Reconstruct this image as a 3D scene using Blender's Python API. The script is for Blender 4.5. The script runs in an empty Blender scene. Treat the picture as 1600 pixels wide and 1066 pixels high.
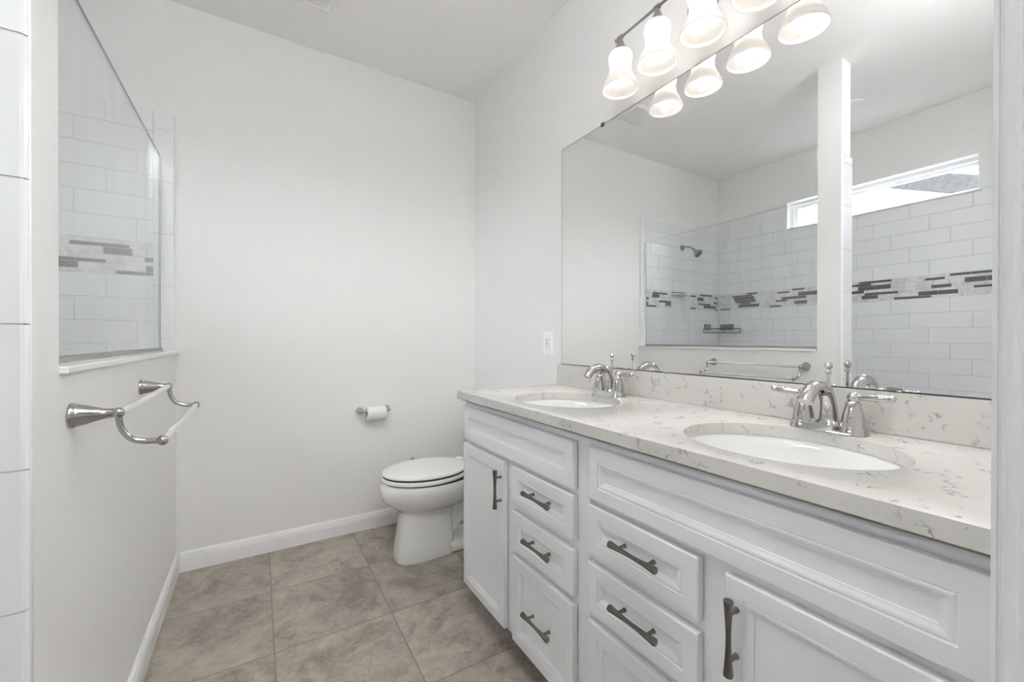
import bpy, bmesh, math, random
from mathutils import Vector, Matrix

random.seed(7)
SC = bpy.context.scene
COL = SC.collection
PI = math.pi
R = math.radians

# ------------------------------------------------------------------ key dims
D = 2.5375      # back wall (y)
XW = 1.2613     # vanity wall (x)
XL = -0.337     # painted face of the half wall (x)
XS = -1.476     # shower window wall (x)
YA, YB = 1.051, 1.169   # column of the half wall
YN = 0.047      # near wall
H = 2.74
XD = 0.7335     # cabinet fronts
XF = 0.7185     # countertop front
ZC = 0.9083     # countertop top

# ------------------------------------------------------------------ camera
cam = bpy.data.cameras.new('camera')
cam.sensor_fit = 'HORIZONTAL'
cam.sensor_width = 36.0
cam.lens = 36.0 * 644.888 / 1600.0
cam.clip_start = 0.01
camo = bpy.data.objects.new('camera', cam)
COL.objects.link(camo)
yw, pit, rol = R(31.5977), R(-0.2274), R(0.069)
fw = Vector((math.sin(yw) * math.cos(pit), math.cos(yw) * math.cos(pit), math.sin(pit)))
rt = Vector((math.cos(yw), -math.sin(yw), 0))
up = rt.cross(fw)
r2 = rt * math.cos(rol) + up * math.sin(rol)
u2 = -rt * math.sin(rol) + up * math.cos(rol)
m3 = Matrix((r2, u2, -fw)).transposed()
camo.matrix_world = Matrix.Translation((0, 0, 1.1268)) @ m3.to_4x4()
SC.camera = camo

# ------------------------------------------------------------------ view, world, lights
SC.view_settings.view_transform = 'Standard'
SC.view_settings.look = 'None'
SC.view_settings.gamma = 1.0
SC.view_settings.use_curve_mapping = False
SC.view_settings.exposure = 1.63
SC.cycles.diffuse_bounces = 8
SC.cycles.max_bounces = 14
SC.cycles.transparent_max_bounces = 16

w = bpy.data.worlds.new('overcast_sky')
SC.world = w
w.use_nodes = True
bg = w.node_tree.nodes['Background']
bg.inputs[0].default_value = (0.955, 0.965, 1.0, 1)
bg.inputs[1].default_value = 0.42

def light(name, kind, loc, rot=(0, 0, 0), **kw):
    l = bpy.data.lights.new(name, kind)
    for k, v in kw.items():
        if k == 'portal':
            l.cycles.is_portal = v
        else:
            setattr(l, k, v)
    o = bpy.data.objects.new(name, l)
    o.location = loc
    o.rotation_euler = rot
    COL.objects.link(o)
    return o

# hazy low sun that reaches the back wall through the high shower window
SUN_EL, SUN_AZ = R(22), R(36)          # light travels towards +X and +Y, downwards
sd = Vector((math.cos(SUN_EL) * math.cos(SUN_AZ), math.cos(SUN_EL) * math.sin(SUN_AZ), -math.sin(SUN_EL)))
light('sun', 'SUN', (-8, -4, 6), tuple(sd.to_track_quat('-Z', 'Y').to_euler()), energy=.6, angle=R(18), color=(.95, .975, 1))
# second, wide sun lamp added to bring more sky light through the window
gd = Vector((math.cos(R(27)), .12, -math.sin(R(27))))
light('added_sky_glow', 'SUN', (-8, -1, 6), tuple(gd.to_track_quat('-Z', 'Y').to_euler()), energy=17.0, angle=R(64), color=(.93, .965, 1))
light('window_portal', 'AREA', (XS - 0.125, 1.31, 2.22), (0, R(-90), 0), shape='RECTANGLE', size=0.23, size_y=1.14, portal=True)
light('hall_fill_light', 'AREA', (0.2, -1.4, 2.70), (0, 0, 0), shape='DISK', size=.5, energy=7.0, color=(.98, .99, 1))  # unseen lamp added in the hall as fill through the doorway
# two unseen spots added as fill, aimed up to bounce off the ceiling
light('wide_up_fill', 'SPOT', (.18, .12, 1.98), (R(165), 0, 0), energy=9.0, spot_size=R(150), spot_blend=1.0, shadow_soft_size=.10, color=(.96, .97, 1))
light('ceiling_bounce_fill', 'SPOT', (.10, .22, 2.26), (R(180), 0, 0), energy=190.0, spot_size=R(66), spot_blend=.7, shadow_soft_size=.06, color=(.96, .965, 1))
LAMP_Y = (1.080, 0.917, 0.753, 0.590)
LAMP_X, LAMP_Z = 1.128, 2.040
LAMP_W = .9

# ------------------------------------------------------------------ materials
def mat(name):
    m = bpy.data.materials.new(name)
    m.use_nodes = True
    nt = m.node_tree
    return m, nt, nt.nodes['Principled BSDF']

def simple(name, col, rough=0.5, metal=0.0, spec=None, coat=0.0):
    m, nt, b = mat(name)
    b.inputs['Base Color'].default_value = (*col, 1)
    b.inputs['Roughness'].default_value = rough
    b.inputs['Metallic'].default_value = metal
    if spec is not None:
        b.inputs['Specular IOR Level'].default_value = spec
    if coat:
        b.inputs['Coat Weight'].default_value = coat
        b.inputs['Coat Roughness'].default_value = 0.05
    return m

def N(nt, t, **kw):
    n = nt.nodes.new(t)
    for k, v in kw.items():
        setattr(n, k, v)
    return n

def setin(n, **kw):
    for k, v in kw.items():
        n.inputs[k].default_value = v
    return n

def bumped(name, col, rough, scale, strength, dist=0.002, detail=4):
    m, nt, b = mat(name)
    b.inputs['Base Color'].default_value = (*col, 1)
    b.inputs['Roughness'].default_value = rough
    g = N(nt, 'ShaderNodeNewGeometry')
    n = N(nt, 'ShaderNodeTexNoise')
    setin(n, Scale=scale, Detail=detail, Roughness=0.6)
    nt.links.new(g.outputs['Position'], n.inputs['Vector'])
    bp = N(nt, 'ShaderNodeBump')
    setin(bp, Strength=strength, Distance=dist)
    nt.links.new(n.outputs[0], bp.inputs['Height'])
    nt.links.new(bp.outputs[0], b.inputs['Normal'])
    return m

M = {}
M['wall'] = bumped('wall_paint', (0.84, 0.836, 0.828), 0.6, 90, 0.12, 0.001)
M['ceil'] = bumped('ceiling_texture', (0.92, 0.91, 0.895), 0.8, 45, 0.35, 0.003)
M['trim'] = simple('white_trim_paint', (0.86, 0.86, 0.86), 0.35)
M['cab'] = simple('white_cabinet_lacquer', (0.78, 0.784, 0.80), 0.38)
M['kick'] = simple('toe_kick_paint', (0.5, 0.5, 0.49), 0.6)
M['olive_strip'] = simple('under_edge_strip', (0.30, 0.29, 0.235), 0.7)  # dull olive grey for the thin strip below the worktop edge
M['tile'] = simple('white_glazed_tile', (0.85, 0.872, 0.895), 0.12, coat=0.3)
M['grout'] = bumped('pale_grout', (0.66, 0.66, 0.65), 0.9, 400, 0.2, 0.001)
M['mos_dark'] = bumped('dark_glass_mosaic', (0.13, 0.13, 0.14), 0.2, 150, 0.1)
M['chrome'] = simple('polished_chrome', (0.47, 0.462, 0.445), 0.06, 1.0)
M['nickel'] = simple('polished_nickel', (0.56, 0.55, 0.53), 0.06, 1.0)
M['satin'] = simple('satin_nickel', (0.36, 0.35, 0.32), 0.28, 1.0)
M['bronze'] = simple('dark_brushed_nickel', (0.20, 0.185, 0.165), 0.24, 1.0)
M['black'] = simple('black_wire', (0.035, 0.035, 0.04), 0.4, 0.6)
M['porcelain'] = simple('white_porcelain', (0.82, 0.82, 0.80), 0.1, coat=0.4)
M['seat'] = simple('seat_plastic', (0.81, 0.80, 0.775), 0.22)
M['gap'] = simple('black_gap_shade', (0.02, 0.02, 0.02), 0.8)  # black filler colour, painted-in shade under toilet seat and lid
M['paper'] = bumped('tissue_paper', (0.87, 0.87, 0.86), 0.95, 300, 0.3, 0.001)
M['card'] = simple('cardboard_core', (0.30, 0.25, 0.19), 0.9)
M['plastic'] = simple('white_plastic', (0.92, 0.92, 0.92), 0.3)
M['slot'] = simple('dark_slot', (0.05, 0.05, 0.05), 0.6)
M['mirror'] = simple('silvered_mirror', (0.925, 0.928, 0.923), 0.0, 1.0)
M['edge'] = simple('mirror_edge', (0.035, 0.04, 0.038), 0.4)
M['vinyl'] = simple('white_vinyl', (0.85, 0.86, 0.87), 0.3)
M['carpet'] = bumped('beige_carpet', (0.5, 0.46, 0.4), 0.95, 250, 0.6)
M['pad'] = bumped('dark_textured_pad', (0.13, 0.135, 0.14), 0.6, 320, 0.8, 0.003)
M['marble_sill'] = simple('white_sill_stone', (0.84, 0.84, 0.84), 0.15)
M['bar'] = simple('bright_bar', (0.88, 0.88, 0.88), 0.16, 0.75)

# marble mosaic
m, nt, b = mat('white_marble_mosaic')
g = N(nt, 'ShaderNodeNewGeometry'); n = setin(N(nt, 'ShaderNodeTexNoise'), Scale=14.0, Detail=6.0, Distortion=1.5)
cr = N(nt, 'ShaderNodeValToRGB')
cr.color_ramp.elements[0].position = .40; cr.color_ramp.elements[0].color = (.66, .67, .68, 1)
cr.color_ramp.elements[1].position = .55; cr.color_ramp.elements[1].color = (.82, .83, .84, 1)
nt.links.new(g.outputs['Position'], n.inputs['Vector']); nt.links.new(n.outputs[0], cr.inputs[0])
nt.links.new(cr.outputs[0], b.inputs['Base Color']); b.inputs['Roughness'].default_value = .2
M['mos_white'] = m

# quartz: off-white with short broken grey veins
m, nt, b = mat('veined_quartz')
g = N(nt, 'ShaderNodeNewGeometry')
nw = setin(N(nt, 'ShaderNodeTexNoise'), Scale=26.0, Detail=5.0, Roughness=0.62)
nt.links.new(g.outputs['Position'], nw.inputs['Vector'])
sc_ = N(nt, 'ShaderNodeVectorMath', operation='SCALE'); sc_.inputs[3].default_value = 0.085
nt.links.new(nw.outputs['Color'], sc_.inputs[0])
ad = N(nt, 'ShaderNodeVectorMath', operation='ADD')
nt.links.new(g.outputs['Position'], ad.inputs[0]); nt.links.new(sc_.outputs[0], ad.inputs[1])
vo = N(nt, 'ShaderNodeTexVoronoi', feature='DISTANCE_TO_EDGE'); setin(vo, Scale=19.0)
nt.links.new(ad.outputs[0], vo.inputs['Vector'])
line = N(nt, 'ShaderNodeMapRange'); setin(line, **{'From Min': 0.0, 'From Max': 0.055, 'To Min': 1.0, 'To Max': 0.0})
nt.links.new(vo.outputs[0], line.inputs[0])
nm = setin(N(nt, 'ShaderNodeTexNoise'), Scale=24.0, Detail=4.0, Roughness=0.65)
nt.links.new(g.outputs['Position'], nm.inputs['Vector'])
mask = N(nt, 'ShaderNodeMapRange'); setin(mask, **{'From Min': 0.525, 'From Max': 0.64})
nt.links.new(nm.outputs[0], mask.inputs[0])
mu = N(nt, 'ShaderNodeMath', operation='MULTIPLY')
nt.links.new(line.outputs[0], mu.inputs[0]); nt.links.new(mask.outputs[0], mu.inputs[1])
nb = setin(N(nt, 'ShaderNodeTexNoise'), Scale=5.0, Detail=4.0)
nt.links.new(g.outputs['Position'], nb.inputs['Vector'])
basec = N(nt, 'ShaderNodeMix', data_type='RGBA')
basec.inputs[6].default_value = (.56, .545, .517, 1); basec.inputs[7].default_value = (.62, .605, .575, 1)
nt.links.new(nb.outputs[0], basec.inputs[0])
mixc = N(nt, 'ShaderNodeMix', data_type='RGBA')
mixc.inputs[7].default_value = (.19, .19, .20, 1)
nt.links.new(mu.outputs[0], mixc.inputs[0]); nt.links.new(basec.outputs[2], mixc.inputs[6])
nt.links.new(mixc.outputs[2], b.inputs['Base Color'])
b.inputs['Roughness'].default_value = 0.14
M['quartz'] = m

# floor: large stone-look porcelain tiles with their own tone each
m, nt, b = mat('stone_look_floor_tile')
g = N(nt, 'ShaderNodeNewGeometry')
sx = N(nt, 'ShaderNodeSeparateXYZ'); nt.links.new(g.outputs['Position'], sx.inputs[0])
def math_(op, a, bb=None, c=None):
    n = N(nt, 'ShaderNodeMath', operation=op)
    for i, v in enumerate((a, bb, c)):
        if v is None: continue
        if isinstance(v, (int, float)): n.inputs[i].default_value = v
        else: nt.links.new(v, n.inputs[i])
    return n.outputs[0]
P_ = 0.4185
ux = math_('DIVIDE', math_('SUBTRACT', sx.outputs[0], 0.049), P_)
uy = math_('DIVIDE', math_('SUBTRACT', sx.outputs[1], 2.1225), P_ + .002)
fx, fy = math_('FRACT', ux), math_('FRACT', uy)
dx = math_('MINIMUM', fx, math_('SUBTRACT', 1.0, fx)); dy = math_('MINIMUM', fy, math_('SUBTRACT', 1.0, fy))
dist = math_('MINIMUM', dx, dy)
gr = N(nt, 'ShaderNodeMapRange', interpolation_type='SMOOTHSTEP'); setin(gr, **{'From Min': 0.004, 'From Max': 0.0075, 'To Min': 1.0, 'To Max': 0.0})
nt.links.new(dist, gr.inputs[0])
cell = N(nt, 'ShaderNodeCombineXYZ'); nt.links.new(math_('FLOOR', ux), cell.inputs[0]); nt.links.new(math_('FLOOR', uy), cell.inputs[1])
wn = N(nt, 'ShaderNodeTexWhiteNoise', noise_dimensions='3D'); nt.links.new(cell.outputs[0], wn.inputs[0])
off = N(nt, 'ShaderNodeVectorMath', operation='SCALE'); off.inputs[3].default_value = 30.0
nt.links.new(wn.outputs['Color'], off.inputs[0])
pos = N(nt, 'ShaderNodeVectorMath', operation='ADD'); nt.links.new(g.outputs['Position'], pos.inputs[0]); nt.links.new(off.outputs[0], pos.inputs[1])
n1 = setin(N(nt, 'ShaderNodeTexNoise'), Scale=5.0, Detail=8.0, Roughness=0.62, Distortion=0.8); nt.links.new(pos.outputs[0], n1.inputs['Vector'])
n2 = setin(N(nt, 'ShaderNodeTexNoise'), Scale=24.0, Detail=9.0, Roughness=0.74, Distortion=1.2); nt.links.new(pos.outputs[0], n2.inputs['Vector'])
nmix = math_('ADD', math_('MULTIPLY', n1.outputs[0], 0.58), math_('MULTIPLY', n2.outputs[0], 0.42))
cr = N(nt, 'ShaderNodeValToRGB'); e = cr.color_ramp.elements
e[0].position = .40; e[0].color = (.20, .172, .142, 1)
e[1].position = .60; e[1].color = (.41, .368, .317, 1)
e2 = cr.color_ramp.elements.new(.49); e2.color = (.31, .276, .235, 1)
nt.links.new(nmix, cr.inputs[0])
tone = N(nt, 'ShaderNodeMapRange'); setin(tone, **{'To Min': 0.92, 'To Max': 1.07}); nt.links.new(wn.outputs['Value'], tone.inputs[0])
tm = N(nt, 'ShaderNodeVectorMath', operation='SCALE'); nt.links.new(cr.outputs[0], tm.inputs[0]); nt.links.new(tone.outputs[0], tm.inputs[3])
mg = N(nt, 'ShaderNodeMix', data_type='RGBA'); mg.inputs[7].default_value = (.20, .172, .14, 1)
nt.links.new(gr.outputs[0], mg.inputs[0]); nt.links.new(tm.outputs[0], mg.inputs[6])
nt.links.new(mg.outputs[2], b.inputs['Base Color'])
rr = N(nt, 'ShaderNodeMapRange'); setin(rr, **{'To Min': .38, 'To Max': .55}); nt.links.new(n2.outputs[0], rr.inputs[0]); nt.links.new(rr.outputs[0], b.inputs['Roughness'])
hh = math_('SUBTRACT', math_('MULTIPLY', n2.outputs[0], 0.35), gr.outputs[0])
bp = N(nt, 'ShaderNodeBump'); setin(bp, Strength=0.35, Distance=0.002); nt.links.new(hh, bp.inputs['Height']); nt.links.new(bp.outputs[0], b.inputs['Normal'])
M['floor'] = m

# clear glass: straight transmission with a fresnel reflection
def clear_glass(name, tint, haze=0.0):
    m = bpy.data.materials.new(name); m.use_nodes = True
    nt = m.node_tree; nt.nodes.remove(nt.nodes['Principled BSDF'])
    out = nt.nodes['Material Output']
    tr = N(nt, 'ShaderNodeBsdfTransparent'); tr.inputs[0].default_value = (*tint, 1)
    gl = N(nt, 'ShaderNodeBsdfGlossy'); gl.inputs['Roughness'].default_value = 0.0; gl.inputs[0].default_value = (1, 1, 1, 1)
    lw = N(nt, 'ShaderNodeLayerWeight'); lw.inputs[0].default_value = .5          # facing term of a Schlick fresnel
    pw = N(nt, 'ShaderNodeMath', operation='POWER'); pw.inputs[1].default_value = 5.0; nt.links.new(lw.outputs['Facing'], pw.inputs[0])
    ma = N(nt, 'ShaderNodeMath', operation='MULTIPLY_ADD'); ma.inputs[1].default_value = .62; ma.inputs[2].default_value = .03; nt.links.new(pw.outputs[0], ma.inputs[0])
    mx = N(nt, 'ShaderNodeMixShader'); nt.links.new(ma.outputs[0], mx.inputs[0])
    first = tr.outputs[0]
    if haze:
        df = N(nt, 'ShaderNodeBsdfDiffuse'); df.inputs[0].default_value = (.8, .81, .82, 1)
        g = N(nt, 'ShaderNodeNewGeometry'); mp = N(nt, 'ShaderNodeMapping'); mp.inputs['Scale'].default_value = (6, 6, 1.2)
        nz = setin(N(nt, 'ShaderNodeTexNoise'), Scale=2.2, Detail=4.0, Roughness=.6)
        nt.links.new(g.outputs['Position'], mp.inputs[0]); nt.links.new(mp.outputs[0], nz.inputs['Vector'])
        hr = N(nt, 'ShaderNodeMapRange'); setin(hr, **{'From Min': .35, 'From Max': .75, 'To Min': 0.0, 'To Max': haze}); nt.links.new(nz.outputs[0], hr.inputs[0])
        m2 = N(nt, 'ShaderNodeMixShader'); nt.links.new(hr.outputs[0], m2.inputs[0]); nt.links.new(tr.outputs[0], m2.inputs[1]); nt.links.new(df.outputs[0], m2.inputs[2])
        first = m2.outputs[0]
    nt.links.new(first, mx.inputs[1]); nt.links.new(gl.outputs[0], mx.inputs[2])
    nt.links.new(mx.outputs[0], out.inputs[0])
    return m
M['glass'] = clear_glass('shower_glass', (0.968, 0.976, 0.976), 0.05)
M['pane'] = clear_glass('window_glass', (0.97, 0.98, 0.98))
M['glass_edge'] = simple('glass_edge', (0.30, 0.34, 0.33), 0.2)

# opal lamp glass, bulb
m = bpy.data.materials.new('opal_glass'); m.use_nodes = True
nt = m.node_tree; nt.nodes.remove(nt.nodes['Principled BSDF'])
df = N(nt, 'ShaderNodeBsdfDiffuse'); df.inputs[0].default_value = (.88, .86, .845, 1)
tl = N(nt, 'ShaderNodeBsdfTranslucent'); tl.inputs[0].default_value = (.88, .855, .83, 1)
mx = N(nt, 'ShaderNodeMixShader'); mx.inputs[0].default_value = .5
nt.links.new(df.outputs[0], mx.inputs[1]); nt.links.new(tl.outputs[0], mx.inputs[2])
nt.links.new(mx.outputs[0], nt.nodes['Material Output'].inputs[0])
M['opal'] = m
m, nt, b = mat('lit_bulb')
b.inputs['Base Color'].default_value = (.9, .9, .9, 1)
b.inputs['Emission Color'].default_value = (1, .97, .93, 1); b.inputs['Emission Strength'].default_value = 2.0
M['bulb'] = m

# siding and shingles of the house outside
m, nt, b = mat('white_lap_siding'); b.inputs['Base Color'].default_value = (.84, .86, .88, 1); b.inputs['Roughness'].default_value = .6
M['siding'] = m
m, nt, b = mat('grey_shingles')
g = N(nt, 'ShaderNodeNewGeometry'); n = setin(N(nt, 'ShaderNodeTexNoise'), Scale=30.0, Detail=6.0, Roughness=.7); nt.links.new(g.outputs['Position'], n.inputs['Vector'])
cr = N(nt, 'ShaderNodeValToRGB'); cr.color_ramp.elements[0].color = (.15, .153, .157, 1); cr.color_ramp.elements[1].color = (.27, .273, .277, 1)
cr.color_ramp.elements[0].position = .3; cr.color_ramp.elements[1].position = .7
nt.links.new(n.outputs[0], cr.inputs[0]); nt.links.new(cr.outputs[0], b.inputs['Base Color']); b.inputs['Roughness'].default_value = .9
M['shingle'] = m
M['lawn'] = bumped('pale_gravel_ground', (.12, .125, .11), .9, 60, .8, .02)

# ------------------------------------------------------------------ mesh helpers
def wloc(o):
    v = Vector((0, 0, 0))
    while o is not None:
        v += Vector(o.location); o = o.parent
    return v

def obj(name, bm, m, parent=None, smooth=False, loc=None, bev=0.0, flip=True):
    """bm is in world coordinates; the origin goes to loc (top level) or to the parent's origin"""
    if flip: bmesh.ops.recalc_face_normals(bm, faces=bm.faces)
    o = bpy.data.objects.new(name, bpy.data.meshes.new(name))
    if parent is not None:
        base = wloc(parent); o.parent = parent
    else:
        base = Vector(loc) if loc is not None else Vector((0, 0, 0)); o.location = base
    bmesh.ops.translate(bm, verts=bm.verts, vec=-base)
    bm.to_mesh(o.data); bm.free()
    for mm in (m if isinstance(m, (list, tuple)) else [m]): o.data.materials.append(M[mm])
    if smooth:
        for p in o.data.polygons: p.use_smooth = True
        if smooth != 'all':
            mod = o.modifiers.new('split', 'EDGE_SPLIT'); mod.split_angle = R(smooth if isinstance(smooth, (int, float)) and smooth is not True else 40)
    if bev:
        mod = o.modifiers.new('bevel', 'BEVEL'); mod.width = bev; mod.segments = 2; mod.limit_method = 'ANGLE'; mod.angle_limit = R(40)
    COL.objects.link(o)
    return o

def thing(name, label, cat, loc=(0, 0, 0), group=None):
    o = bpy.data.objects.new(name, None); o.empty_display_size = .05
    o.location = loc; COL.objects.link(o)
    o['label'] = label; o['category'] = cat
    if group: o['group'] = group
    return o

def tag(o, label, cat, group=None):
    o['label'] = label; o['category'] = cat
    if group: o['group'] = group
    return o

def struct(o):
    o['kind'] = 'structure'; return o

def BM(): return bmesh.new()

def box(bm, x0, x1, y0, y1, z0, z1, mi=0):
    v = [bm.verts.new(c) for c in ((x0, y0, z0), (x1, y0, z0), (x1, y1, z0), (x0, y1, z0), (x0, y0, z1), (x1, y0, z1), (x1, y1, z1), (x0, y1, z1))]
    for f in ((0, 3, 2, 1), (4, 5, 6, 7), (0, 1, 5, 4), (1, 2, 6, 5), (2, 3, 7, 6), (3, 0, 4, 7)):
        bm.faces.new([v[i] for i in f]).material_index = mi
    return bm

def rings(bm, rs, cap0=True, cap1=True, closed=False, mi=0):
    """skin a list of equal-length point rings"""
    vs = [[bm.verts.new(p) for p in r] for r in rs]
    n = len(vs[0]); L = len(vs)
    for i in range(L if closed else L - 1):
        a, b = vs[i], vs[(i + 1) % L]
        for k in range(n):
            bm.faces.new((a[k], a[(k + 1) % n], b[(k + 1) % n], b[k])).material_index = mi
    if not closed:
        if cap0: bm.faces.new(vs[0]).material_index = mi
        if cap1: bm.faces.new(vs[-1]).material_index = mi
    return vs

def frame_of(t):
    t = t.normalized(); a = Vector((0, 0, 1)) if abs(t.z) < .9 else Vector((1, 0, 0))
    u = t.cross(a).normalized(); return u, t.cross(u).normalized()

def tube(bm, pts, rad, n=16, cap=True):
    pts = [Vector(p) for p in pts]
    if not isinstance(rad, (list, tuple)): rad = [rad] * len(pts)
    rs = []; u = None
    for i, p in enumerate(pts):
        t = (pts[min(i + 1, len(pts) - 1)] - pts[max(i - 1, 0)]).normalized()
        if u is None: u, v = frame_of(t)
        else:
            u = (u - t * u.dot(t)).normalized(); v = t.cross(u).normalized()
        r = rad[i]; ra, rb = r if isinstance(r, tuple) else (r, r)
        rs.append([p + u * ra * math.cos(2 * PI * k / n) + v * rb * math.sin(2 * PI * k / n) for k in range(n)])
    rings(bm, rs, cap, cap); return bm

def lathe(bm, O, axis, prof, n=32, cap0=True, cap1=True):
    """prof: (distance along axis, radius)"""
    O = Vector(O); a = Vector(axis).normalized(); u, v = frame_of(a)
    rings(bm, [[O + a * d + u * max(r, 1e-4) * math.cos(2 * PI * k / n) + v * max(r, 1e-4) * math.sin(2 * PI * k / n) for k in range(n)] for d, r in prof], cap0, cap1)
    return bm

def sph(bm, c, r, n=20, sz=1.0):
    prof = [(-r * sz * math.cos(PI * i / 12), r * math.sin(PI * i / 12)) for i in range(13)]
    return lathe(bm, c, (0, 0, 1), prof, n)

def smooth_path(ctrl, n=8):
    """Catmull-Rom through control points"""
    c = [Vector(p) for p in ctrl]; c = [c[0] * 2 - c[1]] + c + [c[-1] * 2 - c[-2]]
    out = []
    for i in range(1, len(c) - 2):
        for k in range(n):
            t = k / n; p0, p1, p2, p3 = c[i - 1], c[i], c[i + 1], c[i + 2]
            out.append(.5 * ((2 * p1) + (p2 - p0) * t + (2 * p0 - 5 * p1 + 4 * p2 - p3) * t * t + (3 * p1 - p0 - 3 * p2 + p3) * t ** 3))
    out.append(c[-2]); return out

def lerp_list(vals, n):
    out = []
    for i in range(len(vals) - 1):
        for k in range(n): out.append(vals[i] + (vals[i + 1] - vals[i]) * k / n)
    out.append(vals[-1]); return out

def extrude_profile(bm, prof, A, B, uvec, vvec):
    """closed 2d profile swept straight from A to B"""
    A, B, u, v = Vector(A), Vector(B), Vector(uvec), Vector(vvec)
    rings(bm, [[P + u * a + v * b for a, b in prof] for P in (A, B)]); return bm

# ------------------------------------------------------------------ tiles
def cut(rect, hole):
    u0, u1, v0, v1 = rect; a0, a1, b0, b1 = hole
    if a0 >= u1 or a1 <= u0 or b0 >= v1 or b1 <= v0: return [rect]
    out = []
    if v0 < b0: out.append((u0, u1, v0, b0))
    if b1 < v1: out.append((u0, u1, b1, v1))
    c0, c1 = max(v0, b0), min(v1, b1)
    if u0 < a0: out.append((u0, a0, c0, c1))
    if a1 < u1: out.append((a1, u1, c0, c1))
    return out

def tile_block(bm, P, rect, t, gap=.0015, ch=.0012, mi=0):
    """P(u, v, depth) -> world point"""
    u0, u1, v0, v1 = rect; u0 += gap; u1 -= gap; v0 += gap; v1 -= gap
    if u1 - u0 < .004 or v1 - v0 < .003: return
    R_ = lambda i, d: [P(u0 + i, v0 + i, d), P(u1 - i, v0 + i, d), P(u1 - i, v1 - i, d), P(u0 + i, v1 - i, d)]
    rings(bm, [R_(0, 0.0), R_(0, t - ch), R_(ch, t)], cap0=False, mi=mi)

ROWS = [0.892 + .1057 * k for k in range(-9, 6)]      # up to the mosaic
BAND = (1.4205, 1.5735)
ROWS2 = [1.5735 + .1057 * k for k in range(0, 7)]
def subway(P, u0, u1, z0, z1, phase, holes=(), name='tile_cladding', parent=None, t=.009, length=.3085):
    bm = BM(); k = 0
    spans = [(a, b) for a, b in zip(ROWS[:-1], ROWS[1:])] + [(a, b) for a, b in zip(ROWS2[:-1], ROWS2[1:])]
    for k, (a, b) in enumerate(spans):
        a2, b2 = max(a, z0), min(b, z1)
        if b2 - a2 < .004: continue
        o = phase + ((k - 9) % 3) * length / 3
        i = math.floor((u0 - o) / length)
        while o + i * length < u1:
            r0 = (max(u0, o + i * length), min(u1, o + (i + 1) * length), a2, b2)
            rs = [r0]
            for h in holes: rs = [q for r_ in rs for q in cut(r_, h)]
            for q in rs: tile_block(bm, P, q, t)
            i += 1
    return obj(name, bm, 'tile', parent)

def mosaic(P, u0, u1, holes=(), parent=None, t=.009, seed=3):
    rnd = random.Random(seed); bm = BM(); z = BAND[0]
    for k, hgt in enumerate((.017, .029, .017, .023, .033, .017, .017)):
        u = u0 - .12 - ((k * .213) % .37) - rnd.random() * .06; dark = k % 2 == 0
        while u < u1:
            for L in ([.098] * rnd.choice((1, 2, 2)) if dark else [.075] * rnd.choice((3, 4, 5))):
                rs = [(max(u, u0), min(u + L, u1), z, z + hgt)]
                for h in holes: rs = [q for r_ in rs for q in cut(r_, h)]
                for q in rs:
                    if q[1] > q[0]: tile_block(bm, P, q, t, .001, .0006, 0 if dark else 1)
                u += L
            dark = not dark
        z += hgt
    return obj('mosaic_band', bm, ['mos_dark', 'mos_white'], parent)

def grout(P, u0, u1, z0, z1, holes, parent, t=.0065):
    bm = BM(); rs = [(u0, u1, z0, z1)]
    for h in holes: rs = [q for r_ in rs for q in cut(r_, h)]
    for q in rs: tile_block(bm, P, q, t, 0, 0.0001)
    return obj('grout_bed', bm, 'grout', parent)

# ================================================================== SETTING
XR0 = XS - .13          # outer face of the window wall
bm = BM(); box(bm, XR0, 1.66, -2.72, D + .12, -.06, 0); struct(obj('floor', bm, 'floor'))
bm = BM(); box(bm, XR0, 1.66, -2.72, D + .12, H, H + .06); struct(obj('ceiling', bm, 'ceil'))

# back wall with the shower niche recess
NI = (-1.030, -.751, 1.300, 1.563)
bm = BM()
for a in ((XR0, NI[0], 0, H), (NI[1], XW + .12, 0, H), (NI[0], NI[1], 0, NI[2]), (NI[0], NI[1], NI[3], H)):
    box(bm, a[0], a[1], D, D + .12, a[2], a[3])
box(bm, NI[0], NI[1], D + .09, D + .12, NI[2], NI[3])
wall_back = struct(obj('wall_back', bm, 'wall'))
bm = BM(); box(bm, XW, XW + .12, YN, D, 0, H); wall_right = struct(obj('wall_right', bm, 'wall'))
# near wall, open doorway
bm = BM()
box(bm, XR0, -.40, -.09, YN, 0, H); box(bm, .417, 1.54, -.09, YN, 0, H); box(bm, -.40, .417, -.09, YN, 2.06, H)
struct(obj('wall_front', bm, 'wall'))
# the hall the picture is taken from
bm = BM(); box(bm, XR0, 1.66, -2.72, -2.6, 0, H); struct(obj('wall_hall', bm, 'wall'))
bm = BM(); box(bm, XR0, XS, -2.6, -.09, 0, H); struct(obj('wall_hall_left', bm, 'wall'))
bm = BM(); box(bm, 1.54, 1.66, -2.6, YN, 0, H); struct(obj('wall_hall_right', bm, 'wall'))
# half wall with its full-height column
bm = BM(); TW = .115
box(bm, XL - TW, XL, YB, D, 0, 1.056); box(bm, XL - TW, XL, YA, YB, 0, H)
wall_left = struct(obj('wall_left', bm, 'wall'))
# window wall
WN = (.734, 1.886, 2.105, 2.341)
bm = BM()
for a in ((YN, WN[0], 0, H), (WN[1], D, 0, H), (WN[0], WN[1], 0, WN[2]), (WN[0], WN[1], WN[3], H)):
    box(bm, XR0, XS, a[0], a[1], a[2], a[3])
wall_shower = struct(obj('wall_shower', bm, 'wall'))

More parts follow.
